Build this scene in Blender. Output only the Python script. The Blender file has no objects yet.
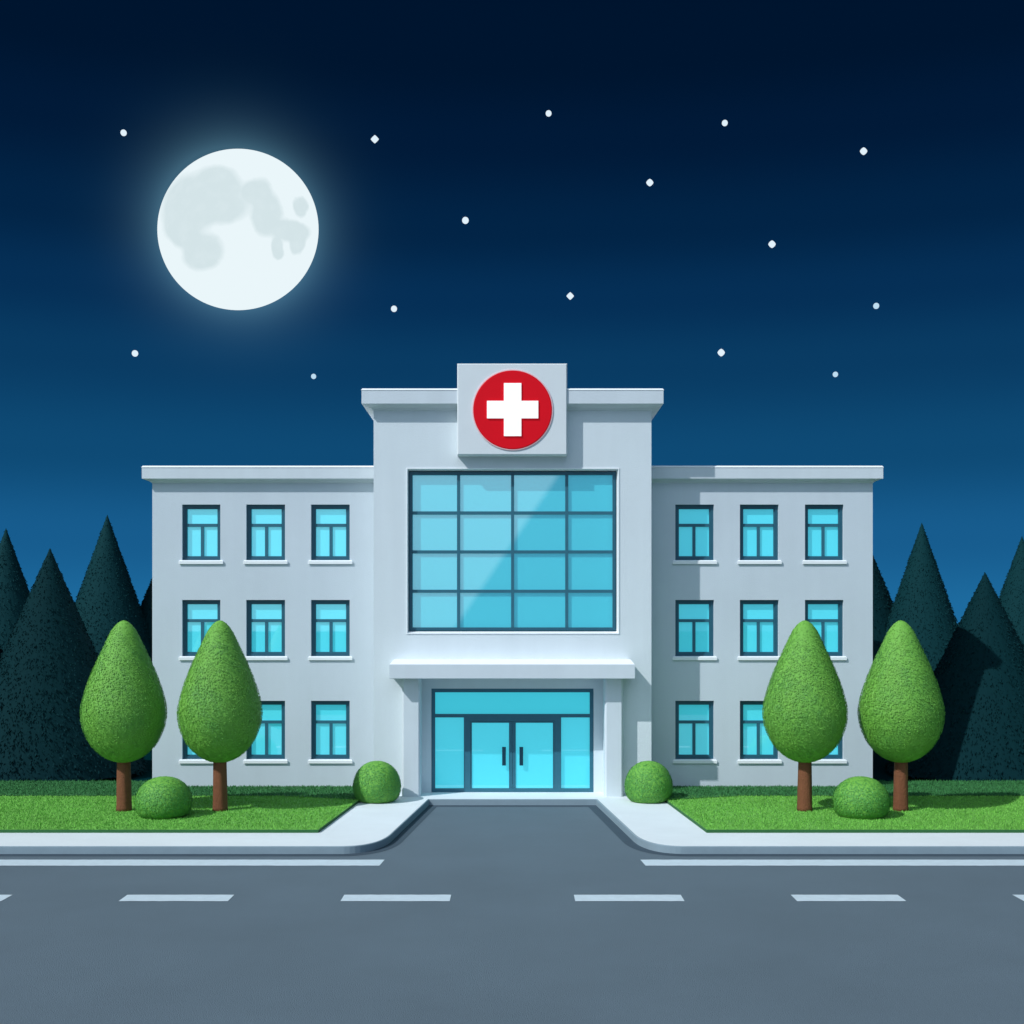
import bpy, math, random
from mathutils import Vector, Matrix
C = bpy.context.scene
R = math.radians
rnd = random.Random(7)

# ------------------------------------------------------------------ camera
F, CX, HY, EYE = 1240.0, 512.5, 620.0, 5.2       # focal length in pixels, centre column, horizon row, eye height
cam_d = bpy.data.cameras.new('camera')
cam = bpy.data.objects.new('camera', cam_d)
C.collection.objects.link(cam)
C.camera = cam
cam.location = (0, 0, EYE)
cam.rotation_euler = (R(90), 0, 0)
cam_d.sensor_width = 36.0
cam_d.lens = 36.0 * F / 1024
cam_d.shift_x = -0.5 / 1024
cam_d.shift_y = (HY - 512) / 1024
cam_d.clip_start = 0.1
cam_d.clip_end = 6000

def X(px, d): return (px - CX) / F * d
def Z(py, d): return EYE - (py - HY) / F * d
def D(py, z=0.0): return F * (EYE - z) / (py - HY)     # distance of a ground point seen on row py

# ------------------------------------------------------------------ light: moonlight from the upper left front
LD = Vector((1.36, 1.0, -1.6)).normalized()
sun = bpy.data.lights.new('moonlight', 'SUN')
sun.energy = 3.3
sun.angle = R(0.6)
sun.color = (0.96, 0.985, 1.0)
so = bpy.data.objects.new('moonlight', sun)
C.collection.objects.link(so)
so.rotation_euler = LD.to_track_quat('-Z', 'Y').to_euler()

MOON_DIR = Vector((X(238, 1), 1.0, (HY - 229.5) / F)).normalized()
w = bpy.data.worlds.new('World')
C.world = w
w.use_nodes = True
nt = w.node_tree
nt.nodes.clear()
def N(tree, t, **kw):
    n = tree.nodes.new(t)
    for k, v in kw.items(): setattr(n, k, v)
    return n
def math_(tree, op, a, b=None, clamp=False):
    n = N(tree, 'ShaderNodeMath', operation=op, use_clamp=clamp)
    for i, s in enumerate((a, b)):
        if s is None: continue
        if isinstance(s, (int, float)): n.inputs[i].default_value = s
        else: tree.links.new(s, n.inputs[i])
    return n.outputs[0]
def ramp(tree, fac, stops, interp='LINEAR'):
    n = N(tree, 'ShaderNodeValToRGB')
    n.color_ramp.interpolation = interp
    e = n.color_ramp.elements
    while len(e) < len(stops): e.new(0.5)
    for el, (p, c) in zip(e, stops):
        el.position = p
        el.color = (*c, 1)
    tree.links.new(fac, n.inputs[0])
    return n.outputs[0]
def lin(r, g, b):
    f = lambda v: (v / 255 / 12.92) if v / 255 <= .04045 else ((v / 255 + .055) / 1.055) ** 2.4
    return (f(r), f(g), f(b))
tc = N(nt, 'ShaderNodeTexCoord')
sep = N(nt, 'ShaderNodeSeparateXYZ')
nt.links.new(tc.outputs['Generated'], sep.inputs[0])
sx, sy, sz = sep.outputs
grad = ramp(nt, sz, [(0.0, lin(30, 108, 160)), (0.064, lin(23, 92, 142)), (0.13, lin(14, 74, 117)), (0.20, lin(9, 59, 99)),
                     (0.25, lin(5, 47, 86)), (0.30, lin(2, 36, 70)), (0.36, lin(1, 26, 56)), (0.41, lin(0, 21, 47)), (0.6, lin(0, 15, 38))], 'EASE')
# soft light scattered round the moon
dt = N(nt, 'ShaderNodeVectorMath', operation='DOT_PRODUCT')
nt.links.new(tc.outputs['Generated'], dt.inputs[0])
dt.inputs[1].default_value = MOON_DIR
ang = math_(nt, 'ARCCOSINE', dt.outputs['Value'])
ring = math_(nt, 'SUBTRACT', ang, 0.060)
glow = math_(nt, 'POWER', 2.718, math_(nt, 'MULTIPLY', ring, -72.0))
glow = math_(nt, 'MULTIPLY', math_(nt, 'MINIMUM', glow, 1.1), 0.20)
gcol = N(nt, 'ShaderNodeVectorMath', operation='SCALE')
gcol.inputs[0].default_value = (0.20, 0.47, 0.60)
nt.links.new(glow, gcol.inputs['Scale'])
add = N(nt, 'ShaderNodeVectorMath', operation='ADD')
nt.links.new(grad, add.inputs[0])
nt.links.new(gcol.outputs[0], add.inputs[1])
# the sky behind the viewer: added fill light, with a made-up bright left side that the windows mirror
back = math_(nt, 'MULTIPLY', math_(nt, 'SUBTRACT', math_(nt, 'MULTIPLY', sy, -1.0), 0.15), 2.2, True)
pl = math_(nt, 'ADD', math_(nt, 'ADD', sx, math_(nt, 'MULTIPLY', sz, -0.677)), math_(nt, 'MULTIPLY', sy, -0.0423))
edge = math_(nt, 'ADD', math_(nt, 'MULTIPLY', pl, -160.0), 0.5, True)
bcol = N(nt, 'ShaderNodeMix', data_type='RGBA')
nt.links.new(edge, bcol.inputs['Factor'])
bcol.inputs['A'].default_value = (0.17, 0.30, 0.50, 1)
bcol.inputs['B'].default_value = (0.68, 0.88, 1.08, 1)
fin = N(nt, 'ShaderNodeMix', data_type='RGBA')
nt.links.new(back, fin.inputs['Factor'])
nt.links.new(add.outputs[0], fin.inputs['A'])
bsc = N(nt, 'ShaderNodeVectorMath', operation='SCALE')
nt.links.new(bcol.outputs['Result'], bsc.inputs[0])
nt.links.new(math_(nt, 'ADD', math_(nt, 'MULTIPLY', sz, 0.85), 0.58), bsc.inputs['Scale'])
nt.links.new(bsc.outputs[0], fin.inputs['B'])
bg = N(nt, 'ShaderNodeBackground')
wo = N(nt, 'ShaderNodeOutputWorld')
nt.links.new(fin.outputs['Result'], bg.inputs[0])
nt.links.new(bg.outputs[0], wo.inputs[0])
bg.inputs[1].default_value = 1.0

C.view_settings.view_transform = 'Standard'
C.view_settings.look = 'None'
C.view_settings.gamma = 1.0
C.view_settings.exposure = 0.0
C.render.engine = 'CYCLES'
C.cycles.use_denoising = True
C.cycles.max_bounces = 6

# ------------------------------------------------------------------ materials
def mat(name, col, rough=0.7, var=0.0, scale=3.0, bump=0.0, bscale=None, detail=6, island=0.0, metal=0.0, tint=None, coat=0.0, spec=0.5, streak=0.0):
    m = bpy.data.materials.new(name)
    m.use_nodes = True
    t = m.node_tree
    p = t.nodes['Principled BSDF']
    p.inputs['Roughness'].default_value = rough
    p.inputs['Metallic'].default_value = metal
    p.inputs['Specular IOR Level'].default_value = spec
    p.inputs['Coat Weight'].default_value = coat
    tcn = N(t, 'ShaderNodeTexCoord')
    c = N(t, 'ShaderNodeRGB')
    c.outputs[0].default_value = (*col, 1)
    out = c.outputs[0]
    def brighten(src, fac_socket, amt):
        hs = N(t, 'ShaderNodeHueSaturation')
        t.links.new(src, hs.inputs['Color'])
        v = math_(t, 'ADD', math_(t, 'MULTIPLY', math_(t, 'SUBTRACT', fac_socket, 0.5), amt * 2), 1.0)
        t.links.new(v, hs.inputs['Value'])
        return hs.outputs[0]
    if var:
        n1 = N(t, 'ShaderNodeTexNoise')
        n1.inputs['Scale'].default_value = scale
        n1.inputs['Detail'].default_value = detail
        n1.inputs['Roughness'].default_value = 0.62
        t.links.new(tcn.outputs['Object'], n1.inputs['Vector'])
        if tint:
            mx = N(t, 'ShaderNodeMix', data_type='RGBA')
            t.links.new(math_(t, 'MULTIPLY', math_(t, 'SUBTRACT', n1.outputs['Fac'], 0.42), 4.0, True), mx.inputs['Factor'])
            t.links.new(out, mx.inputs['A'])
            mx.inputs['B'].default_value = (*tint, 1)
            out = mx.outputs['Result']
        out = brighten(out, n1.outputs['Fac'], var)
    if streak:
        mp = N(t, 'ShaderNodeMapping')
        mp.inputs['Scale'].default_value = (2.2, 2.2, 0.16)
        t.links.new(tcn.outputs['Object'], mp.inputs['Vector'])
        n2 = N(t, 'ShaderNodeTexNoise')
        n2.inputs['Scale'].default_value = 1.0
        n2.inputs['Detail'].default_value = 8
        t.links.new(mp.outputs[0], n2.inputs['Vector'])
        out = brighten(out, n2.outputs['Fac'], streak)
    if island:
        g = N(t, 'ShaderNodeNewGeometry')
        out = brighten(out, g.outputs['Random Per Island'], island)
    t.links.new(out, p.inputs['Base Color'])
    if bump:
        n3 = N(t, 'ShaderNodeTexNoise')
        n3.inputs['Scale'].default_value = bscale or 40
        n3.inputs['Detail'].default_value = 8
        t.links.new(tcn.outputs['Object'], n3.inputs['Vector'])
        b = N(t, 'ShaderNodeBump')
        b.inputs['Strength'].default_value = bump
        b.inputs['Distance'].default_value = 0.02
        t.links.new(n3.outputs['Fac'], b.inputs['Height'])
        t.links.new(b.outputs[0], p.inputs['Normal'])
    return m

M = {}
M['plaster'] = mat('plaster', (0.585, 0.65, 0.705), 0.85, 0.07, 0.55, 0.25, 35, streak=0.05)
M['centre_plaster'] = mat('centre_plaster', (0.67, 0.735, 0.77), 0.85, 0.06, 0.5, 0.25, 35, streak=0.05)
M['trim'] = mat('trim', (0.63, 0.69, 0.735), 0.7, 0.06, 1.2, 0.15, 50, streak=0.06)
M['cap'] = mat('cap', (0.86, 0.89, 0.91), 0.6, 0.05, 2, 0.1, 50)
M['frame'] = mat('frame_paint', (0.020, 0.100, 0.150), 0.4, 0.1, 4)
M['mullion'] = mat('mullion_paint', (0.028, 0.14, 0.20), 0.4, 0.1, 4)
M['sign'] = mat('sign_board', (0.72, 0.76, 0.78), 0.5, 0.04, 1.5, 0.08, 60)
M['red'] = mat('red_enamel', (0.58, 0.002, 0.010), 0.5, 0.05, 3, spec=0.15)
M['white'] = mat('white_enamel', (0.90, 0.90, 0.90), 0.45, 0.02, 3)
for k_, c_, e_ in (('red', (0.70, 0.003, 0.012), 0.22), ('white', (1, 1, 1), 0.38)):      # the cross sign is lit from within at night
    q_ = M[k_].node_tree.nodes['Principled BSDF']
    q_.inputs['Emission Color'].default_value = (*c_, 1)
    q_.inputs['Emission Strength'].default_value = e_
M['rim'] = mat('pale_rim', (0.85, 0.55, 0.58), 0.45)
M['handle'] = mat('handle_metal', (0.012, 0.06, 0.10), 0.3, metal=0.4)
M['asphalt'] = mat('asphalt', (0.106, 0.152, 0.190), 0.85, 0.16, 0.35, 0.7, 60, detail=12)
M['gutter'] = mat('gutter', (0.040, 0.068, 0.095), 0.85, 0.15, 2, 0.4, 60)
M['kerb'] = mat('kerb_stone', (0.235, 0.315, 0.365), 0.8, 0.12, 3, 0.3, 60)
M['pave'] = mat('pavement_concrete', (0.74, 0.80, 0.83), 0.8, 0.09, 0.8, 0.35, 50, detail=10)
M['mark'] = mat('road_paint', (0.58, 0.69, 0.76), 0.65, 0.16, 5, 0.3, 60, detail=10)
M['lawn'] = mat('lawn', (0.135, 0.39, 0.055), 0.9, 0.16, 0.9, 0.6, 40, detail=10)
M['blade'] = mat('grass_blade', (0.165, 0.45, 0.062), 0.8, 0.16, 0.9, island=0.22, detail=10)
M['lawn_edge'] = mat('lawn_edge', (0.022, 0.12, 0.032), 0.9, 0.15, 3, 0.6, 40)
M['bed'] = mat('lawn_border', (0.028, 0.150, 0.042), 0.9, 0.15, 1.5, 0.6, 40)  # shade on the lawn, put into a darker green
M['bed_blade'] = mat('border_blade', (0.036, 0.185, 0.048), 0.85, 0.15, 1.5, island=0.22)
M['soil'] = mat('forest_soil', (0.0012, 0.022, 0.026), 1.0, 0.2, 0.5, 0.3, 20, spec=0.0)
M['leaf'] = mat('leaf', (0.165, 0.415, 0.052), 0.55, 0.07, 1.4, island=0.10, tint=(0.105, 0.315, 0.050), spec=0.4)
M['core'] = mat('leaf_mass', (0.15, 0.40, 0.05), 0.75, 0.08, 9, 0.2, 30)
M['bush'] = mat('bush_leaf', (0.095, 0.335, 0.055), 0.55, 0.08, 2.2, island=0.12, spec=0.4)
M['bark'] = mat('bark', (0.185, 0.062, 0.024), 0.85, 0.25, 8, 0.9, 25)
M['bark_dark'] = mat('fir_bark', (0.03, 0.03, 0.025), 0.9, 0.2, 8, 0.6, 25)
M['fir'] = mat('fir_needles', (0.0018, 0.034, 0.040), 0.85, 0.06, 0.7, island=0.08, spec=0.12)
M['fir_dark'] = mat('dark_fir_needles', (0.0006, 0.022, 0.027), 0.85, 0.06, 0.7, island=0.08, spec=0.1)

def glass_mat(name, base, emit, es, gl=0.30):
    m = bpy.data.materials.new(name)
    m.use_nodes = True
    t = m.node_tree
    p = t.nodes['Principled BSDF']
    p.inputs['Base Color'].default_value = (*base, 1)
    p.inputs['Roughness'].default_value = 0.6
    p.inputs['Emission Color'].default_value = (*emit, 1)
    p.inputs['Emission Strength'].default_value = es
    g = N(t, 'ShaderNodeBsdfGlossy')
    g.inputs['Roughness'].default_value = 0.015
    g.inputs['Color'].default_value = (0.95, 1, 1, 1)
    mx = N(t, 'ShaderNodeMixShader')
    mx.inputs[0].default_value = gl
    t.links.new(p.outputs[0], mx.inputs[1])
    t.links.new(g.outputs[0], mx.inputs[2])
    t.links.new(mx.outputs[0], t.nodes['Material Output'].inputs[0])
    return m
M['glass'] = glass_mat('lit_window_glass', (0.08, 0.62, 0.72), (0.03, 0.34, 0.42), 1.0, 0.22)
M['big_glass'] = glass_mat('lit_curtain_wall_glass', (0.045, 0.52, 0.60), (0.015, 0.24, 0.33), 1.0, 0.34)
M['entry_glass'] = glass_mat('lit_entrance_glass', (0.045, 0.40, 0.48), (0.04, 0.44, 0.54), 1.0, 0.10)

def emit_mat(name, col, s=1.0):
    m = bpy.data.materials.new(name)
    m.use_nodes = True
    t = m.node_tree
    t.nodes.clear()
    e = N(t, 'ShaderNodeEmission')
    e.inputs[0].default_value = (*col, 1)
    e.inputs[1].default_value = s
    o = N(t, 'ShaderNodeOutputMaterial')
    t.links.new(e.outputs[0], o.inputs[0])
    return m
M['star'] = emit_mat('starlight', lin(226, 242, 252))
M['star_dim'] = emit_mat('dim_starlight', lin(190, 222, 242))

def moon_mat():
    m = bpy.data.materials.new('moon_surface')
    m.use_nodes = True
    t = m.node_tree
    t.nodes.clear()
    tcn = N(t, 'ShaderNodeTexCoord')
    nz = N(t, 'ShaderNodeTexNoise')
    nz.inputs['Scale'].default_value = 2.4
    nz.inputs['Detail'].default_value = 5
    t.links.new(tcn.outputs['Object'], nz.inputs['Vector'])
    off = N(t, 'ShaderNodeVectorMath', operation='SUBTRACT')
    t.links.new(nz.outputs['Color'], off.inputs[0])
    off.inputs[1].default_value = (0.5, 0.5, 0.5)
    sc = N(t, 'ShaderNodeVectorMath', operation='SCALE')
    t.links.new(off.outputs[0], sc.inputs[0])
    sc.inputs['Scale'].default_value = 0.17
    ad = N(t, 'ShaderNodeVectorMath', operation='ADD')
    t.links.new(tcn.outputs['Object'], ad.inputs[0])
    t.links.new(sc.outputs[0], ad.inputs[1])
    sp = N(t, 'ShaderNodeSeparateXYZ')
    t.links.new(ad.outputs[0], sp.inputs[0])
    def blob(cx, cy, rx, ry):
        a = math_(t, 'POWER', math_(t, 'ABSOLUTE', math_(t, 'DIVIDE', math_(t, 'SUBTRACT', sp.outputs[0], (cx - 504) / 294), rx / 294)), 2)
        b = math_(t, 'POWER', math_(t, 'ABSOLUTE', math_(t, 'DIVIDE', math_(t, 'SUBTRACT', sp.outputs[2], (472 - cy) / 294), ry / 294)), 2)
        return math_(t, 'SUBTRACT', 1.0, math_(t, 'ADD', a, b))
    v = None
    for b in [(440, 335, 95, 85), (330, 400, 98, 120), (310, 480, 70, 65), (380, 565, 80, 70), (440, 410, 120, 60), (580, 350, 55, 55),
              (620, 430, 55, 80), (700, 490, 70, 45), (725, 530, 28, 50), (740, 395, 27, 40), (655, 555, 22, 38)]:
        k = blob(*b)
        if v is None: v = k
        else:
            v = math_(t, 'SMOOTH_MAX', v, k)
            v.node.inputs[2].default_value = 0.9
    f = math_(t, 'MULTIPLY', math_(t, 'ADD', v, 0.22), 1.9, True)
    n2 = N(t, 'ShaderNodeTexNoise')
    n2.inputs['Scale'].default_value = 7
    n2.inputs['Detail'].default_value = 8
    t.links.new(tcn.outputs['Object'], n2.inputs['Vector'])
    f = math_(t, 'MULTIPLY', f, math_(t, 'ADD', math_(t, 'MULTIPLY', n2.outputs['Fac'], 0.5), 0.72))
    col = ramp(t, f, [(0.0, lin(234, 246, 250)), (1.0, lin(212, 228, 232))])
    e = N(t, 'ShaderNodeEmission')
    t.links.new(col, e.inputs[0])
    o = N(t, 'ShaderNodeOutputMaterial')
    t.links.new(e.outputs[0], o.inputs[0])
    return m
M['moon'] = moon_mat()

# ------------------------------------------------------------------ mesh helpers
class MB:
    def __init__(s): s.v, s.f, s.m = [], [], []
    def add(s, vs, fs, mi=0):
        o = len(s.v)
        s.v += [tuple(p) for p in vs]
        s.f += [tuple(i + o for i in f) for f in fs]
        s.m += [mi] * len(fs)
    def quad(s, a, b, c, d, mi=0): s.add([a, b, c, d], [(0, 1, 2, 3)], mi)
    def box(s, x0, x1, y0, y1, z0, z1, mi=0):
        s.add([(x0, y0, z0), (x1, y0, z0), (x1, y1, z0), (x0, y1, z0), (x0, y0, z1), (x1, y0, z1), (x1, y1, z1), (x0, y1, z1)],
              [(0, 3, 2, 1), (4, 5, 6, 7), (0, 1, 5, 4), (1, 2, 6, 5), (2, 3, 7, 6), (3, 0, 4, 7)], mi)
    def rings(s, rings, cap0=True, cap1=True, mi=0):          # rings: lists of points, same length, counter-clockwise seen from above
        n = len(rings[0])
        vs = [p for r in rings for p in r]
        fs = []
        for k in range(len(rings) - 1):
            for i in range(n):
                j = (i + 1) % n
                fs.append((k * n + i, k * n + j, (k + 1) * n + j, (k + 1) * n + i))
        if cap0: fs.append(tuple(reversed(range(n))))
        if cap1: fs.append(tuple((len(rings) - 1) * n + i for i in range(n)))
        s.add(vs, fs, mi)
    def rect_loft(s, x0, x1, y0, y1, prof, mi=0, **kw):       # prof: (offset outwards, z)
        s.rings([[(x0 - o, y0 - o, z), (x1 + o, y0 - o, z), (x1 + o, y1 + o, z), (x0 - o, y1 + o, z)] for o, z in prof], mi=mi, **kw)
    def build(s, name, mats, parent=None, smooth=False, bevel=0.0):
        me = bpy.data.meshes.new(name)
        me.from_pydata(s.v, [], s.f)
        if not isinstance(mats, (list, tuple)): mats = [mats]
        for m in mats: me.materials.append(M[m])
        if len(mats) > 1: me.polygons.foreach_set('material_index', s.m)
        if smooth: me.polygons.foreach_set('use_smooth', [True] * len(me.polygons))
        me.update()
        o = bpy.data.objects.new(name, me)
        C.collection.objects.link(o)
        if bevel:
            b = o.modifiers.new('edge', 'BEVEL')
            b.width = bevel
            b.segments = 2
            b.limit_method = 'ANGLE'
        if parent: o.parent = parent
        return o
def empty(name, loc=(0, 0, 0)):
    o = bpy.data.objects.new(name, None)
    o.empty_display_size = 0.3
    C.collection.objects.link(o)
    o.location = loc
    return o
def tag(o, label=None, cat=None, group=None, kind=None):
    for k, v in (('label', label), ('category', cat), ('group', group), ('kind', kind)):
        if v: o[k] = v
    return o
def dup(o, parent=None):
    c = o.copy()
    C.collection.objects.link(c)
    c.parent = parent
    for ch in [k for k in C.objects if k.parent == o]: dup(ch, c)
    return c

KH = 0.17                 # kerb height
LH = 0.25                 # lawn level
DW = D(789.5, KH)         # wing facade
DB = D(795.0, KH)         # central block facade
DN = D(792.3, KH)         # entrance glazing
DCOL = DB - 0.36
DT = D(799.3, KH)         # front kerb of the entrance step
DK = D(846.5, KH)         # kerb along the road
DLF, DLB = D(829.5, LH), 38.0    # lawn front and back
BACK = DW + 12

# ------------------------------------------------------------------ ground, road, pavement, lawn
g = MB(); g.quad((-500, -500, -0.03), (500, -500, -0.03), (500, 700, -0.03), (-500, 700, -0.03))
tag(g.build('ground', 'soil'), kind='structure')
g = MB(); g.quad((-150, 6, 0), (150, 6, 0), (150, 36, 0), (-150, 36, 0))
tag(g.build('road', 'asphalt'), kind='structure')

def arc_pts(p0, p1, p2, n=10):       # quadratic bend
    return [tuple((1 - t) ** 2 * a + 2 * t * (1 - t) * b + t * t * c for a, b, c in zip(p0, p1, p2)) for t in [i / n for i in range(n + 1)]]
dc = D(835.8, KH)
left_edge = [(-60.0, DK)] + [(-20.0 + i, DK) for i in range(0, 15, 2)] + arc_pts((X(338, DK), DK), (X(381, DK), DK - 0.02), (X(393.5, D(832.5, KH)), D(832.5, KH)), 14) \
    + [(X(429, DT), DT)]
edge_line = left_edge + [(-x, y) for x, y in reversed(left_edge)]
def offset_line(line, o):            # shift a polyline towards the road (to its right side when walking +x)
    out = []
    for i, (x, y) in enumerate(line):
        a = line[max(0, i - 1)]; b = line[min(len(line) - 1, i + 1)]
        n1 = Vector((x - a[0], y - a[1])); n2 = Vector((b[0] - x, b[1] - y))
        if n1.length < 1e-6: n1 = n2
        if n2.length < 1e-6: n2 = n1
        n1.normalize(); n2.normalize()
        p1 = Vector((n1.y, -n1.x)); p2 = Vector((n2.y, -n2.x))
        m = (p1 + p2).normalized()
        k = o / max(0.5, m.dot(p1))
        out.append((x + m.x * k, y + m.y * k))
    return out
def strip(name, material, line, prof, kind='structure'):     # prof: (offset, z) pairs
    s = MB()
    rows = [[(x, y, z) for x, y in offset_line(line, o)] for o, z in prof]
    n = len(line)
    for a, b in zip(rows, rows[1:]):
        s.add(a + b, [(i, n + i, n + i + 1, i + 1) for i in range(n - 1)])
    return tag(s.build(name, material), kind=kind)
# the pavement, a slab whose road side follows the kerb; side parts and the entrance step joined in one sheet
pv = MB()
top = [(x, y, KH) for x, y in offset_line(edge_line, -0.04)]
n = len(top)
backy = 37.9
pv.add(top + [(x, backy, KH) for x, y, z in top], [(i, i + 1, n + i + 1, n + i) for i in range(n - 1)])
tag(pv.build('pavement', 'pave'), kind='structure')
strip('kerb', 'kerb', edge_line, [(-0.04, KH + 0.002), (-0.012, KH + 0.002), (0.0, KH - 0.012), (0.0, -0.01)])
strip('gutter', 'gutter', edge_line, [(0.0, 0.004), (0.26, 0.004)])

def sheet(name, material, pts, z, kind='structure'):
    s = MB()
    s.add([(x, y, z) for x, y in pts], [tuple(range(len(pts)))])
    return tag(s.build(name, material), kind=kind)
y0, y1 = D(865.9), D(859.9)
def worn(name, xa0, xa1, xb0, xb1, y0, y1):     # painted marking with slightly uneven edges
    s = MB()
    nn = max(6, int(abs(xa1 - xa0) / 0.12))
    lo = [(xa0 + (xa1 - xa0) * i / nn, y0 + rnd.uniform(-.008, .008), 0.006) for i in range(nn + 1)]
    hi = [(xb0 + (xb1 - xb0) * i / nn, y1 + rnd.uniform(-.008, .008), 0.006) for i in range(nn + 1)]
    s.add(lo + hi, [(i, i + 1, nn + 2 + i, nn + 1 + i) for i in range(nn)])
    return tag(s.build(name, 'mark'), kind='structure')
worn('edge_line_marking', -40, X(379.4, y0), -40, X(384.7, y1), y0, y1)
worn('edge_line_marking', -X(379.4, y0), 40, -X(384.7, y1), 40, y0, y1)
ya, yb = D(901.4), D(895.0)
for c in (-14.6, -10.46, -6.27, -2.17, 2.17, 6.27, 10.46, 14.6):
    k = 1.25 * 0 + 1
    # dash ends lean with the view in the photograph only because they run straight away from the viewer
    wdt = 2.02
    worn('lane_dash_marking', c * k - wdt / 2, c * k + wdt / 2, c * k - wdt / 2, c * k + wdt / 2, ya, yb)

def lawn_poly(s):
    P = [(-60, DLF), (X(318.3, DLF), DLF), (X(357, D(801, LH)), D(801, LH)), (-4.05, DB), (-4.05, DLB), (-60, DLB)]
    if s > 0: P = [(-x, y) for x, y in reversed(P)]
    return P
BANDY = D(796.0, LH)
for s in (-1, 1):
    P = lawn_poly(s)
    m = MB()
    nP = len(P)
    m.rings([[(x, y, KH - 0.02) for x, y in P], [(x, y, LH - 0.004) for x, y in P]], cap0=False, cap1=False, mi=1)
    m.add([(x, y, LH - 0.004) for x, y in P], [tuple(range(nP))], 0)
    tag(m.build('lawn', ['lawn', 'lawn_edge']), kind='structure')
    # shade on the lawn by the facade, painted as darker, taller grass
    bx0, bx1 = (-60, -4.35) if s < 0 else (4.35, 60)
    P2 = [(bx0, BANDY), (bx1, BANDY), (bx1, DLB - .02), (bx0, DLB - .02)]
    if s < 0: P2 = [(-60, BANDY), (-6.5, BANDY), (-4.30, BANDY - 0.75), (-4.10, DB + .1), (-4.10, DLB - .02), (-60, DLB - .02)]
    else: P2 = [(6.5, BANDY), (60, BANDY), (60, DLB - .02), (4.10, DLB - .02), (4.10, DB + .1), (4.30, BANDY - 0.75)]
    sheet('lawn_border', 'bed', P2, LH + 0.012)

def inside(P, x, y):
    c = False
    j = len(P) - 1
    for i in range(len(P)):
        if (P[i][1] > y) != (P[j][1] > y) and x < (P[j][0] - P[i][0]) * (y - P[i][1]) / (P[j][1] - P[i][1]) + P[i][0]: c = not c
        j = i
    return c
def grass(name, material, cond, x0, x1, y0, y1, z, num, h):
    vs, fs = [], []
    while num > 0:
        x, y = rnd.uniform(x0, x1), rnd.uniform(y0, y1)
        if not cond(x, y): continue
        num -= 1
        a = rnd.uniform(0, math.pi)
        hh = h * rnd.uniform(.5, 1.2)
        wd = 0.012
        dx, dy = math.cos(a) * wd, math.sin(a) * wd
        lx, ly = rnd.gauss(0, .4) * hh, rnd.gauss(0, .4) * hh
        o = len(vs)
        vs += [(x - dx, y - dy, z), (x + dx, y + dy, z), (x + lx, y + ly, z + hh)]
        fs.append((o, o + 1, o + 2))
    s = MB(); s.v = vs; s.f = fs; s.m = [0] * len(fs)
    return tag(s.build(name, material), kind='stuff')
for s in (-1, 1):
    P = lawn_poly(s)
    xa, xb = (-17, -4) if s < 0 else (4, 17)
    grass('grass', 'blade', lambda x, y: inside(P, x, y), xa, xb, DLF, BANDY, LH - .006, 42000, 0.045)
    grass('border_grass', 'bed_blade', lambda x, y: inside(P, x, y) and (y < DW - .01 or abs(x) > 10.72) and y > BANDY - .75 * max(0, 1 - (abs(x) - 4.3) / 2.2), xa, xb, BANDY - .75, DLB, LH + .01, 20000, 0.06)  # blades in the darker green that stands in for shade

# ------------------------------------------------------------------ the hospital
H = tag(empty('hospital', (0, DB, KH)), 'pale grey three-storey hospital with flat cornices, lit cyan windows and a taller central entrance block', 'hospital')
def hp(mb, name, mats, parent=None, **kw):     # a part of the hospital, given in world coordinates
    o = mb.build(name, mats, parent or H, **kw)
    o.matrix_parent_inverse = Matrix.Translation((0, -DB, -KH)) if parent is None else Matrix.Identity(4)
    return o
def wall_grid(m, x0, x1, z0, z1, y, holes, depth):
    xs = sorted({x0, x1} | {h[0] for h in holes} | {h[1] for h in holes})
    zs = sorted({z0, z1} | {h[2] for h in holes} | {h[3] for h in holes})
    for a, b in zip(xs, xs[1:]):
        for c, d in zip(zs, zs[1:]):
            mx, mz = (a + b) / 2, (c + d) / 2
            if any(h[0] < mx < h[1] and h[2] < mz < h[3] for h in holes): continue
            m.quad((a, y, c), (b, y, c), (b, y, d), (a, y, d))
    for h in holes:
        dd = h[4] if len(h) > 4 else depth
        a, b, c, d = h[:4]
        m.quad((a, y, c), (a, y, d), (a, y + dd, d), (a, y + dd, c))
        m.quad((b, y, c), (b, y + dd, c), (b, y + dd, d), (b, y, d))
        m.quad((a, y, c), (a, y + dd, c), (b, y + dd, c), (b, y, c))
        m.quad((a, y, d), (b, y, d), (b, y + dd, d), (a, y + dd, d))

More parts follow.
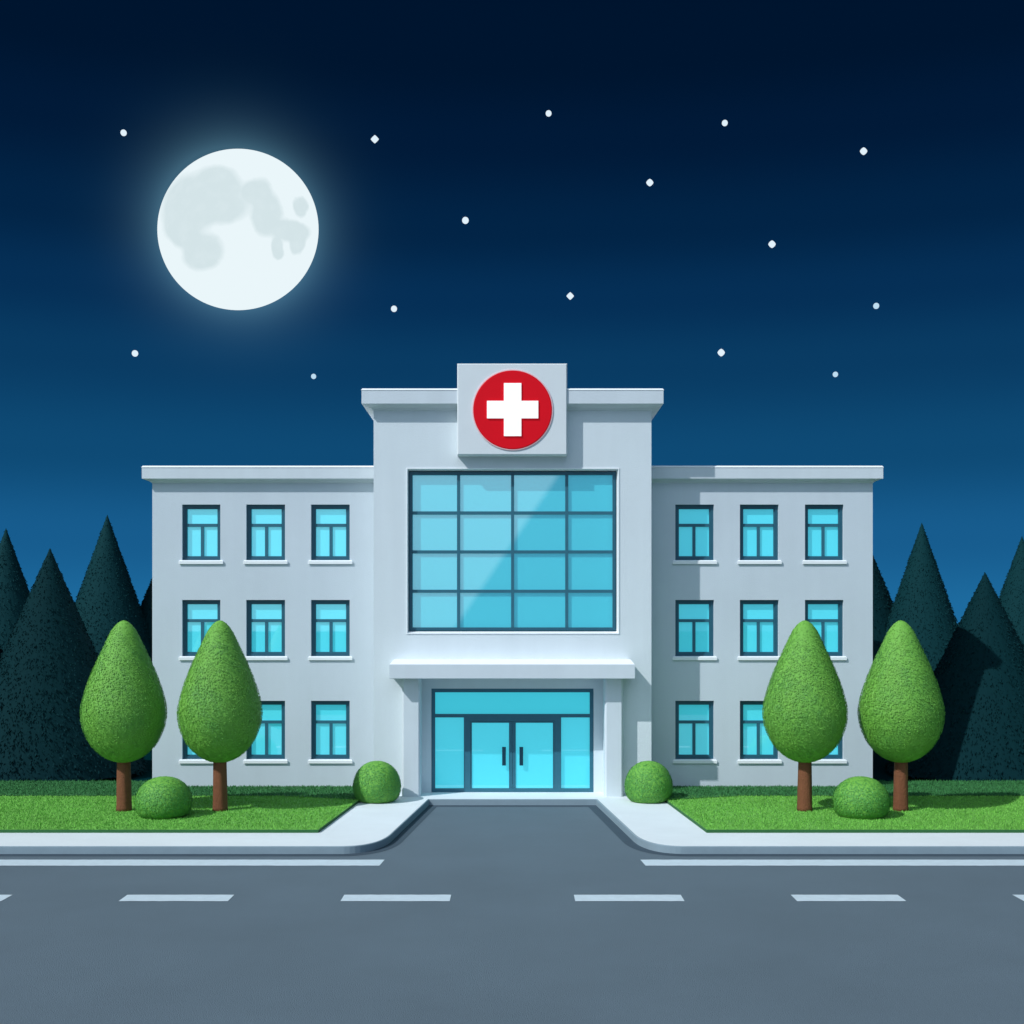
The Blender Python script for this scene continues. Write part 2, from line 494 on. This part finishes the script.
WX = 10.69                                   # half width of the whole building
BX = X(651.4, DB)                            # half width of the block
REC = 0.10
DF = DW + REC                                # front of the window frames
cols = [(183.0, 221.1), (246.9, 285.6), (311.5, 350.1)]
cols += [(674.9, 713.4), (739.3, 777.9), (804.2, 842.6)]
rows = [(504.8, 560.3), (600.0, 656.1), (700.6, 759.0)]
wins = []
for ci, (a, b) in enumerate(cols):
    for ri, (t_, b_) in enumerate(rows):
        wins.append((X(a, DF), X(b, DF), Z(b_, DF), Z(t_, DF), ci, ri))
wtop = Z(470, DW)
for s in (-1, 1):
    m = MB()
    hs = [w_[:4] for w_ in wins if (w_[0] > 0) == (s > 0)]
    xa, xb = (-WX, -BX + .02) if s < 0 else (BX - .02, WX)
    wall_grid(m, xa, xb, 0.0, wtop, DW, hs, 0.30)
    xo = xa if s < 0 else xb
    if s < 0: m.quad((xo, DW, 0), (xo, DW, wtop), (xo, BACK, wtop), (xo, BACK, 0))
    else: m.quad((xo, DW, 0), (xo, BACK, 0), (xo, BACK, wtop), (xo, DW, wtop))
    m.quad((xb, BACK, 0), (xa, BACK, 0), (xa, BACK, wtop), (xb, BACK, wtop))
    hp(m, 'wing_wall', 'plaster')
    # cornice of the wing
    p = 0.24
    zt = Z(465.6, DW - p)
    zb = Z(478.5, DW - p)
    zc = Z(483.0, DW)
    m = MB()
    m.rect_loft(xa, xb, DW, BACK, [(-.05, zc), (0.015, zc), (0.06, zc + .05), (p, zb), (p, zt - .06), (p - .012, zt - .052)], cap1=False)
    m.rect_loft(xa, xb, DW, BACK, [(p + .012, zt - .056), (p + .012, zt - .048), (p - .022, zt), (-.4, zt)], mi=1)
    hp(m, 'wing_cornice', ['trim', 'cap'])

def bars(m, x0, x1, z0, z1, y0, y1, t, mi=0):    # a rectangular ring of bars
    m.box(x0, x0 + t, y0, y1, z0, z1, mi)
    m.box(x1 - t, x1, y0, y1, z0, z1, mi)
    m.box(x0 + t, x1 - t, y0, y1, z0, z0 + t, mi)
    m.box(x0 + t, x1 - t, y0, y1, z1 - t, z1, mi)
PXM = DF / F
protos = {}
for (x0, x1, z0, z1, ci, ri) in wins:
    wd, ht = X(350.1, DF) - X(311.5, DF), z1 - z0
    cx = (x0 + x1) / 2
    key = ri
    if key in protos:
        o = dup(protos[key], H)
        o.location = (cx, DF - DB, z0 - KH)
        continue
    m = MB()
    t = 2.9 * PXM
    bars(m, -wd / 2, wd / 2, 0, ht, 0, .10, t)
    m2 = t * .45
    bars(m, -wd / 2 + t, wd / 2 - t, t, ht - t, .035, .10, m2, 1)
    zt = ht * (1 - 20.4 / 55.5)
    m.box(-wd / 2 + t + m2, wd / 2 - t - m2, .025, .10, zt - .045, zt + .045, 1)
    m.box(-.045, .045, .03, .10, t + m2, zt - .045, 1)
    fr = m.build('window', ['frame', 'mullion'], H)
    fr.location = (cx, DF - DB, z0 - KH)
    m = MB()
    m.box(-wd / 2 + .03, wd / 2 - .03, .085, .11, .03, ht - .03)
    m.build('pane', 'glass', fr)
    m = MB()
    e = .055
    zz = -.115
    m.add([(-wd / 2 - e - .03, -REC - .05, zz), (wd / 2 + e + .03, -REC - .05, zz), (wd / 2 + e, -REC, zz), (-wd / 2 - e, -REC, zz),
           (-wd / 2 - e - .03, -REC - .05, zz + .085), (wd / 2 + e + .03, -REC - .05, zz + .085), (wd / 2 + e, -REC + .0, -.004), (-wd / 2 - e, -REC + .0, -.004)],
          [(0, 3, 2, 1), (4, 5, 6, 7), (0, 1, 5, 4), (1, 2, 6, 5), (2, 3, 7, 6), (3, 0, 4, 7)])
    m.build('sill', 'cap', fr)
    protos[key] = fr

# central block
big = (X(407.4, DB), X(618.2, DB), Z(633.0, DB), Z(469.0, DB))
niche = (X(420.5, DB), X(604.5, DB), KH - .1, Z(679.2, DB))
btop = Z(395, DB)
m = MB()
wall_grid(m, -BX, BX, 0, btop, DB, [big + (.30,), niche + (DN - DB + .05,)], .3)
m.quad((-BX, DB, 0), (-BX, DB, btop), (-BX, BACK, btop), (-BX, BACK, 0))
m.quad((BX, DB, 0), (BX, BACK, 0), (BX, BACK, btop), (BX, DB, btop))
m.quad((BX, BACK + .01, 0), (-BX, BACK + .01, 0), (-BX, BACK + .01, btop), (BX, BACK + .01, btop))
# wall beside and above the recessed entrance glazing
gx0, gx1, gz1 = X(431.3, DN), X(593.6, DN), Z(688.6, DN)
m.box(niche[0] - .02, gx0, DN, DN + .2, KH - .05, niche[3] + .05)
m.box(gx1, niche[1] + .02, DN, DN + .2, KH - .05, niche[3] + .05)
m.box(gx0, gx1, DN, DN + .2, gz1, niche[3] + .05)
hp(m, 'central_wall', 'centre_plaster')
p = 0.31
zt, zb, zc = Z(388.3, DB - p), Z(403.5, DB - p), Z(410.6, DB)
m = MB()
m.rect_loft(-BX, BX, DB, BACK, [(-.05, zc), (.015, zc), (.07, zc + .06), (p, zb), (p, zt - .06), (p - .012, zt - .052)], cap1=False)
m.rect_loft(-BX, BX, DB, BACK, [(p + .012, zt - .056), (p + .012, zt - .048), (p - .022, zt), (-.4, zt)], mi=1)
hp(m, 'central_cornice', ['trim', 'cap'])

# large gridded window
DG = DB + 0.16
ix0, ix1, iz0, iz1 = X(409.2, DG), X(615.8, DG), Z(630.6, DG), Z(471.6, DG)
m = MB()
o_ = (big[0] - .03, big[1] + .03, big[2] - .03, big[3] + .03)
def splay(m, y0, a, y1, b, mi=0):
    A = [(a[0], y0, a[2]), (a[1], y0, a[2]), (a[1], y0, a[3]), (a[0], y0, a[3])]
    B = [(b[0], y1, b[2]), (b[1], y1, b[2]), (b[1], y1, b[3]), (b[0], y1, b[3])]
    m.add(A + B, [(i, (i + 1) % 4, 4 + (i + 1) % 4, 4 + i) for i in range(4)], mi)
splay(m, DB + .0, o_, DB - .02, o_)
splay(m, DB - .02, o_, DB - .02, big)
splay(m, DB - .02, big, DG + .06, (ix0 - .015, ix1 + .015, iz0 - .015, iz1 + .015))
hp(m, 'window_surround', 'cap')
m = MB()
t = 3.2 * DG / F
bars(m, ix0, ix1, iz0, iz1, DG, DG + .12, t)
vx = [X(q, DG) for q in (458.5, 512.6, 566.8)]
hz = [Z(q, DG) for q in (512.8, 551.8, 591.2)]
for x in vx: m.box(x - .044, x + .044, DG + .015, DG + .12, iz0 + t, iz1 - t, 1)
xs = [ix0 + t] + vx + [ix1 - t]
for z in hz:
    for k in range(4):
        a = xs[k] + (.044 if k else 0); b = xs[k + 1] - (.044 if k < 3 else 0)
        m.box(a, b, DG + .02, DG + .12, z - .044, z + .044, 1)
bigw = hp(m, 'large_window', ['frame', 'mullion'])
bigw.matrix_parent_inverse = Matrix.Translation((0, -DB, -KH))
m = MB()
m.box(ix0 + .05, ix1 - .05, DG + .09, DG + .115, iz0 + .05, iz1 - .05)
m.build('pane', 'big_glass', bigw)

# entrance glazing
EG = DN + .02
ex0, ex1, ez0, ez1 = gx0 + .004, gx1 - .004, KH + .002, gz1 - .004
m = MB()
t = 3.6 * DN / F
bars(m, ex0, ex1, ez0, ez1, EG, EG + .12, t)
tz = Z(715.8, DN)
m.box(ex0 + t, ex1 - t, EG + .01, EG + .12, tz - .05, tz + .05)
j0, j1 = (X(463.8, DN), X(470.6, DN)), (X(554.2, DN), X(561.2, DN))
m.box(j0[0], j0[1], EG + .005, EG + .12, ez0 + t, tz - .05, 0)
m.box(j1[0], j1[1], EG + .005, EG + .12, ez0 + t, tz - .05, 0)
lz = Z(721.6, DN)
m.box(j0[1], j1[0], EG + .005, EG + .12, lz, tz - .05, 0)
ent = hp(m, 'entrance_frame', ['mullion'])
for (a, b, c, d) in ((ex0 + .05, ex1 - .05, tz, ez1 - .05), (ex0 + .05, j0[0] + .05, ez0 + .05, tz), (j1[1] - .05, ex1 - .05, ez0 + .05, tz)):
    m = MB()
    m.box(a, b, EG + .085, EG + .11, c, d)
    m.build('pane', 'entry_glass', ent)
mid = X(512.4, DN)
for s in (-1, 1):
    a, b = (j0[1] + .006, mid - .004) if s < 0 else (mid + .004, j1[0] - .006)
    m = MB()
    z0, z1 = ez0 + .06, lz - .008
    sl = .095
    # stiles and rails of the door leaf
    if s < 0: m.box(a, a + .03, EG + .02, EG + .09, z0, z1); m.box(b - sl, b, EG + .02, EG + .09, z0, z1); r0, r1 = a + .03, b - sl
    else: m.box(b - .03, b, EG + .02, EG + .09, z0, z1); m.box(a, a + sl, EG + .02, EG + .09, z0, z1); r0, r1 = a + sl, b - .03
    m.box(r0, r1, EG + .02, EG + .09, z0, z0 + .05); m.box(r0, r1, EG + .02, EG + .09, z1 - .03, z1)
    door = hp(m, 'door', 'mullion')
    m = MB(); m.box(r0 - .01, r1 + .01, EG + .05, EG + .07, z0 + .04, z1 - .02)
    m.build('pane', 'entry_glass', door)
    m = MB()
    hx = X(504, DN) if s < 0 else X(521.3, DN)
    hz0, hz1 = Z(765.4, DN), Z(746.8, DN)
    m.box(hx - .055, hx + .055, EG - .07, EG - .03, hz0, hz1)
    m.box(hx - .03, hx + .03, EG - .03, EG + .05, hz0 + .06, hz0 + .1)
    m.box(hx - .03, hx + .03, EG - .03, EG + .05, hz1 - .1, hz1 - .06)
    m.build('handle', 'handle', door, bevel=.012)

# canopy and its two columns
cf = DB - 0.80
cz0, cz1 = Z(678.8, cf), Z(664.2, cf)
cxl, cxr = X(389.4, cf), X(634.9, cf)
m = MB()
m.rings([[(cxl + q, cf + q * 1.2, z), (cxr - q, cf + q * 1.2, z), (cxr - q, DB - .003, z), (cxl + q, DB - .003, z)] for q, z in
         ((.012, cz0), (0, cz0 + .012), (0, cz1 - .012), (.01, cz1))], cap1=False)
m.rings([[(cxl + q, cf + q * 1.2, z), (cxr - q, cf + q * 1.2, z), (cxr - q, DB - .003, z), (cxl + q, DB - .003, z)] for q, z in
         ((.01, cz1), (.105, cz1 + .125))], cap0=False, mi=1)
hp(m, 'canopy', ['trim', 'cap'])
for a, b in ((X(401.9, DCOL), X(420.2, DCOL)), (X(604.8, DCOL), X(623.2, DCOL))):
    m = MB()
    c = .05
    pts = [(a + c, DCOL), (b - c, DCOL), (b, DCOL + c), (b, DB - .002), (a, DB - .002), (a, DCOL + c)]
    m.rings([[(x, y, KH - .02) for x, y in pts], [(x, y, cz0 + .01) for x, y in pts]])
    hp(m, 'column', 'trim')

# ------------------------------------------------------------------ red cross sign on the central block
SF = DB - 0.37
sx0, sx1, sz0, sz1 = X(457.2, SF), X(567.2, SF), Z(455.0, SF), Z(363.4, SF)
S = tag(empty('hospital_sign', (X(512.6, SF), SF, sz0)), 'square pale sign board with a white cross on a red disc, on the block cornice', 'sign')
inv = Matrix.Translation((-X(512.6, SF), -SF, -sz0))
m = MB()
bv = .03
m.rings([[(x0_, y_, z0_), (x1_, y_, z0_), (x1_, y_, z1_), (x0_, y_, z1_)] for (x0_, x1_, z0_, z1_, y_) in
         ((sx0 + bv, sx1 - bv, sz0 + bv, sz1 - bv, SF), (sx0, sx1, sz0, sz1, SF + bv), (sx0, sx1, sz0, sz1, DB + .1))])
o = m.build('board', 'sign', S); o.matrix_parent_inverse = inv
def disc(m, cx, cz, r0, r1, y0, y1, n=96, mi=0):
    ring = lambda r, y: [(cx + r * math.cos(2 * math.pi * i / n), y, cz + r * math.sin(2 * math.pi * i / n)) for i in range(n)]
    m.rings([ring(r0, y0), ring(r0, y1)][::-1] if r1 is None else [ring(r1, y1), ring(r1, y0), ring(r0, y0), ring(r0, y1)], cap0=False, cap1=r1 is None, mi=mi)
ccx, ccz = X(512.6, SF), Z(410.0, SF)
rr = 39.3 * SF / F
m = MB()
n = 96
ring = lambda r, y: [(ccx + r * math.cos(2 * math.pi * i / n), y, ccz + r * math.sin(2 * math.pi * i / n)) for i in range(n)]
m.rings([ring(rr, SF + .01), ring(rr, SF - .035), ring(rr - .02, SF - .045)], cap0=False)
o = m.build('disc', 'red', S); o.matrix_parent_inverse = inv
m = MB()
m.rings([ring(rr + .004, SF + .01), ring(rr + .004, SF - .03), ring(rr + .035, SF - .025), ring(rr + .035, SF + .01)], cap0=False, cap1=False)
o = m.build('rim', 'rim', S); o.matrix_parent_inverse = inv
k = SF / F
ax, az, tt = 25.6 * k, 26.4 * k, 8.7 * k
out = [(-tt, -az), (tt, -az), (tt, -tt), (ax, -tt), (ax, tt), (tt, tt), (tt, az), (-tt, az), (-tt, tt), (-ax, tt), (-ax, -tt), (-tt, -tt)]
m = MB()
m.rings([[(ccx + x, y, ccz + z) for x, z in out] for y in (SF - .044, SF - .085)], cap0=False)
o = m.build('cross', 'white', S); o.matrix_parent_inverse = inv

# ------------------------------------------------------------------ clipped trees and bushes
def leaves_on(m, prof, num, size, rs, out=0.02):
    """prof(u) -> (radius, z) for u in 0..1; leaves spread evenly over the surface of revolution"""
    K = 200
    pts = [prof(i / K) for i in range(K + 1)]
    seg = []
    tot = 0
    for a, b in zip(pts, pts[1:]):
        A = (a[0] + b[0]) * math.hypot(a[0] - b[0], a[1] - b[1])
        tot += A
        seg.append(tot)
    import bisect
    for _ in range(num):
        i = min(K - 1, bisect.bisect(seg, rs.random() * tot))
        q = rs.random()
        a, b = pts[i], pts[i + 1]
        r = a[0] + (b[0] - a[0]) * q
        z = a[1] + (b[1] - a[1]) * q
        th = rs.uniform(0, 2 * math.pi)
        tr, tz = b[0] - a[0], b[1] - a[1]
        L = math.hypot(tr, tz) or 1
        nr, nz = tz / L, -tr / L
        if nr < 0 and abs(nr) > .3 and r > 0.3: nr, nz = -nr, -nz
        nrm = Vector((nr * math.cos(th), nr * math.sin(th), nz))
        nrm = (nrm + Vector((rs.gauss(0, .13), rs.gauss(0, .13), rs.gauss(0, .13)))).normalized()
        t1 = nrm.orthogonal().normalized()
        t1 = Matrix.Rotation(rs.uniform(0, 6.28), 3, nrm) @ t1
        t2 = nrm.cross(t1)
        s = size * rs.uniform(.6, 1.25)
        dep = rs.uniform(-2.2, .1) * out
        c = Vector((r * math.cos(th), r * math.sin(th), z)) + Vector((nr * math.cos(th), nr * math.sin(th), nz)) * dep
        m.add([c - t1 * s, c - t2 * s * .45 + nrm * s * .12, c + t1 * s, c + t2 * s * .45 + nrm * s * .12], [(0, 1, 2, 3)], 1)
def lathe(m, prof, k, K=40, n=40, mi=0):
    rg = []
    for i in range(K + 1):
        r, z = prof(i / K)
        r = max(.004, r * k)
        rg.append([(r * math.cos(2 * math.pi * j / n), r * math.sin(2 * math.pi * j / n), z) for j in range(n)])
    m.rings(rg, mi=mi)

TD = D(810.4, LH)
px = TD / F
tbl = [(972, 0), (970, 18), (965, 36), (955, 57), (940, 76), (920, 94), (900, 106), (870, 118.5), (845, 124), (820, 126), (790, 122.5), (760, 115), (730, 105.5),
       (700, 94.5), (670, 82), (640, 68.5), (610, 54.5), (590, 45.5), (575, 37.5), (562, 28.5), (552, 19), (546, 10), (543, 0)]
def crown_prof(u):
    t = u * (len(tbl) - 1)
    i = min(len(tbl) - 2, int(t))
    q = t - i
    def cr(k):
        P = [tbl[max(0, min(len(tbl) - 1, i + d))][k] for d in (-1, 0, 1, 2)]
        return P[1] + .5 * q * (P[2] - P[0] + q * (2 * P[0] - 5 * P[1] + 4 * P[2] - P[3] + q * (3 * (P[1] - P[2]) + P[3] - P[0])))
    py = 440 + cr(0) / 3.0118
    return max(0, cr(1)) / 3.0118 * px, (810.4 - py) * px
def make_tree():
    root = empty('clipped_tree')
    rs = random.Random(3)
    m = MB()
    lathe(m, crown_prof, .962)
    leaves_on(m, crown_prof, 20000, .030, rs, .013)
    m.build('crown', ['core', 'leaf'], root)
    m = MB()
    r0 = 6.7 * px
    rg = []
    zt = (810.4 - 755) * px
    for i in range(15):
        u = i / 14
        r = r0 * (1.10 - .14 * u + .25 * max(0, .1 - u) * 2)
        rg.append([(r * (1 + .03 * math.sin(5 * a + 3 * u) + .02 * math.sin(9 * a)) * math.cos(a), r * (1 + .03 * math.sin(5 * a + 3 * u)) * math.sin(a), -.02 + zt * u) for a in [2 * math.pi * j / 24 for j in range(24)]])
    m.rings(rg)
    m.build('trunk', 'bark', root, smooth=True)
    return root
t0 = make_tree()
tl = ['egg-shaped clipped tree on the far left, standing wholly in front of dark firs',
      'egg-shaped clipped tree standing before the windows of the left hospital wing',
      'egg-shaped clipped tree standing before the windows of the right hospital wing',
      'egg-shaped clipped tree on the far right, in front of the tall dark fir']
for i, c in enumerate((123.9, 220.0, 804.8, 900.9)):
    o = t0 if i == 0 else dup(t0)
    o.location = (X(c, TD), TD, LH)
    o.rotation_euler = (0, 0, i * 1.3)
    tag(o, tl[i], 'tree', 'clipped trees on the front lawns')

def bush_prof(W, Hh, flat):
    def f(u):          # from the foot to the top
        if u < .22:
            a = u / .22 * math.pi / 2
            return W * (flat + (1 - flat) * math.sin(a)), Hh * .36 * (1 - math.cos(a))
        a = (u - .22) / .78 * math.pi / 2
        return W * math.cos(a) ** .92, Hh * (.36 + .64 * math.sin(a))
    return f
def make_bush(W, Hh, flat, seed, num):
    f = bush_prof(W, Hh, flat)
    rs = random.Random(seed)
    m = MB()
    lathe(m, f, .97)
    leaves_on(m, f, num, .028, rs, .012)
    return m.build('round_bush', ['core', 'bush'])
d1 = D(818.7, LH); k1 = d1 / F
d2 = D(803.4, KH); k2 = d2 / F
bl = [(163.8, d1, LH, 'low wide clipped bush on the lawn between the two left trees'),
      (861.3, d1, LH, 'low wide clipped bush on the lawn between the two right trees'),
      (376.9, d2, KH, 'round clipped bush on the pavement beside the left canopy column'),
      (648.6, d2, KH, 'round clipped bush on the pavement beside the right canopy column')]
bA = make_bush(28.6 * k1, 40 * k1, .72, 11, 7500)
bB = make_bush(24.5 * k2, 40.8 * k2, .62, 12, 7500)
for i, (c, d, z, lb) in enumerate(bl):
    o = (bA, None, bB, None)[i] or dup((bA, bA, bB, bB)[i])
    dd_ = d + (28 * k1 if i < 2 else 24 * k2) * .6
    o.location = (X(c, dd_), dd_, z)
    o.rotation_euler = (0, 0, i * 2.1)
    tag(o, lb, 'bush', 'low bushes on the lawns' if i < 2 else 'round bushes by the entrance')

# ------------------------------------------------------------------ dark firs behind
def make_fir(h, r, material, seed):
    root = empty('fir_tree')
    rs = random.Random(seed)
    m = MB()
    n = 40
    rg = []
    base = .12
    for i in range(25):
        u = i / 24
        rg.append([((r * (1 - u) * .975 + .003) * math.cos(2 * math.pi * j / n), (r * (1 - u) * .975 + .003) * math.sin(2 * math.pi * j / n), base + (h - base) * u) for j in range(n)])
    m.rings(rg)
    num = 12000
    for _ in range(num):
        u = 1 - math.sqrt(rs.random())
        th = rs.uniform(0, 6.283)
        rad = r * (1 - u)
        z = base + (h - base) * u
        rad0 = rad * rs.uniform(.955, .995)
        s = (.07 + .05 * (1 - u)) * rs.uniform(.7, 1.2)
        dirv = Vector((math.cos(th + rs.gauss(0, .5)), math.sin(th + rs.gauss(0, .5)), -rs.uniform(.4, 1.6))).normalized()
        c = Vector((rad0 * math.cos(th), rad0 * math.sin(th), z))
        side = dirv.cross(Vector((rs.gauss(0, 1), rs.gauss(0, 1), .4))).normalized() * s * .22
        m.add([c - side, c + dirv * s * .4 + side * .2 - side * 1.2, c + dirv * s, c + dirv * s * .4 + side * 1.2], [(0, 1, 2, 3)])
    m.build('crown', material, root)
    m = MB()
    m.rings([[(q * math.cos(a), q * math.sin(a), z) for a in [2 * math.pi * j / 12 for j in range(12)]] for q, z in ((.24, -.1), (.2, .5), (.16, base + 1))])
    m.build('trunk', 'bark_dark', root, smooth=True)
    return root
firs = [  # apex px, apex py, distance, half width px per px of height, colour, label
    (107.3, 514.5, 52.6, .355, 'fir', 'tall pointed fir behind the far left clipped tree, tallest of the left firs'),
    (921.8, 522.5, 52.6, .345, 'fir', 'tall pointed fir behind the far right clipped tree, tallest of the right firs'),
    (175, 524, 54.5, .42, 'fir_dark', 'dark fir mostly hidden behind the left end of the hospital'),
    (858, 520, 54.5, .42, 'fir_dark', 'dark fir mostly hidden behind the right end of the hospital'),
    (50, 548, 41.6, .435, 'fir_dark', 'broad dark fir at the left, in front of the tallest left fir'),
    (985, 572, 41.6, .50, 'fir_dark', 'broad dark fir at the right, in front of the tallest right fir'),
    (6, 528, 50.5, .36, 'fir', 'slender teal fir at the left edge, beside the broad dark fir'),
    (1022, 536, 50.5, .36, 'fir', 'slender teal fir at the right edge, beside the broad dark fir'),
    (-38, 560, 42.0, .42, 'fir_dark', 'dark fir beyond the left edge of the lawn'),
    (1068, 560, 42.0, .42, 'fir_dark', 'dark fir beyond the right edge of the lawn')]
for i, (ax_, ay_, d, hw, mt, lb) in enumerate(firs):
    h = Z(ay_, d)
    o = make_fir(h, (h - .35) * hw, mt, 40 + i)
    o.location = (X(ax_, d), d, 0)
    o.rotation_euler = (0, 0, i)
    tag(o, lb, 'fir tree', 'dark firs behind the hospital')

# ------------------------------------------------------------------ moon and stars
MDIST = 2400.0
md = Vector((X(238, 1), 1.0, (HY - 229.5) / F))
mc = Vector((0, 0, EYE)) + md * MDIST
mr = 80.6 / F * MDIST
bpy_m = MB()
n = 96
rg = []
for i in range(65):
    a = -math.pi / 2 + math.pi * i / 64
    rg.append([(max(.0001, math.cos(a)) * math.cos(2 * math.pi * j / n), max(.0001, math.cos(a)) * math.sin(2 * math.pi * j / n), math.sin(a)) for j in range(n)])
bpy_m.rings(rg)
moon = bpy_m.build('moon', 'moon', smooth=True)
moon.location = mc
moon.scale = (mr, mr * .18, mr)
tag(moon, 'large glowing full moon with pale grey patches in the night sky', 'moon')

stars = [(123.6, 132.8, 3.1, 'r', 'small round star above and left of the moon'),
         (374.8, 139.2, 4.2, 'd', 'bright diamond-shaped star right of the moon near its top'),
         (548.6, 113.4, 3.0, 'r', 'round star highest in the sky, above the sign'),
         (724.8, 123.0, 3.0, 'r', 'round star high up between the centre and top right stars'),
         (863.6, 151.2, 3.8, 'e', 'bright star nearest the top right of the sky'),
         (649.8, 182.6, 3.7, 'e', 'bright star high up right of the sign, second diamond from centre'),
         (465.4, 220.4, 3.4, 'r', 'round star right of the moon, level with its middle'),
         (772.0, 244.2, 3.8, 'e', 'bright star at middle height over the right wing'),
         (570.2, 296.0, 3.9, 'd', 'bright diamond-shaped star above the hospital sign'),
         (394.0, 308.8, 3.1, 'r', 'round star right of the foot of the moon'),
         (876.2, 305.9, 3.0, 's', 'faint round star farthest right, above the right end of the hospital'),
         (135.0, 353.4, 3.2, 'r', 'round star below and left of the moon'),
         (313.6, 376.4, 2.6, 's', 'small faint star low over the left wing, below the moon'),
         (721.2, 352.6, 3.8, 'e', 'bright star low over the right wing beside the central block'),
         (835.4, 374.4, 2.7, 's', 'smallest faint star low above the right end of the roof')]
for (sxp, syp, sr, kd, lb) in stars:
    dd = 2000.0
    c = Vector((X(sxp, 1) * dd, dd, EYE + (HY - syp) / F * dd))
    r = sr / F * dd
    m = MB()
    pw = {'r': 2.0, 's': 2.0, 'e': 1.45, 'd': 1.15}[kd]
    n = 24
    rg = []
    sg = lambda v: math.copysign(abs(v) ** (2 / pw), v)
    for i in range(25):
        a = -math.pi / 2 + math.pi * i / 24
        rg.append([(r * sg(math.cos(a)) * sg(math.cos(2 * math.pi * j / n)) * .97 + 1e-4 * math.cos(j), r * sg(math.cos(a)) * sg(math.sin(2 * math.pi * j / n)) * .97, r * sg(math.sin(a))) for j in range(n)])
    m.rings(rg)
    o = m.build('star', 'star_dim' if kd == 's' else 'star')
    o.location = c
    tag(o, lb, 'star', 'stars in the night sky')
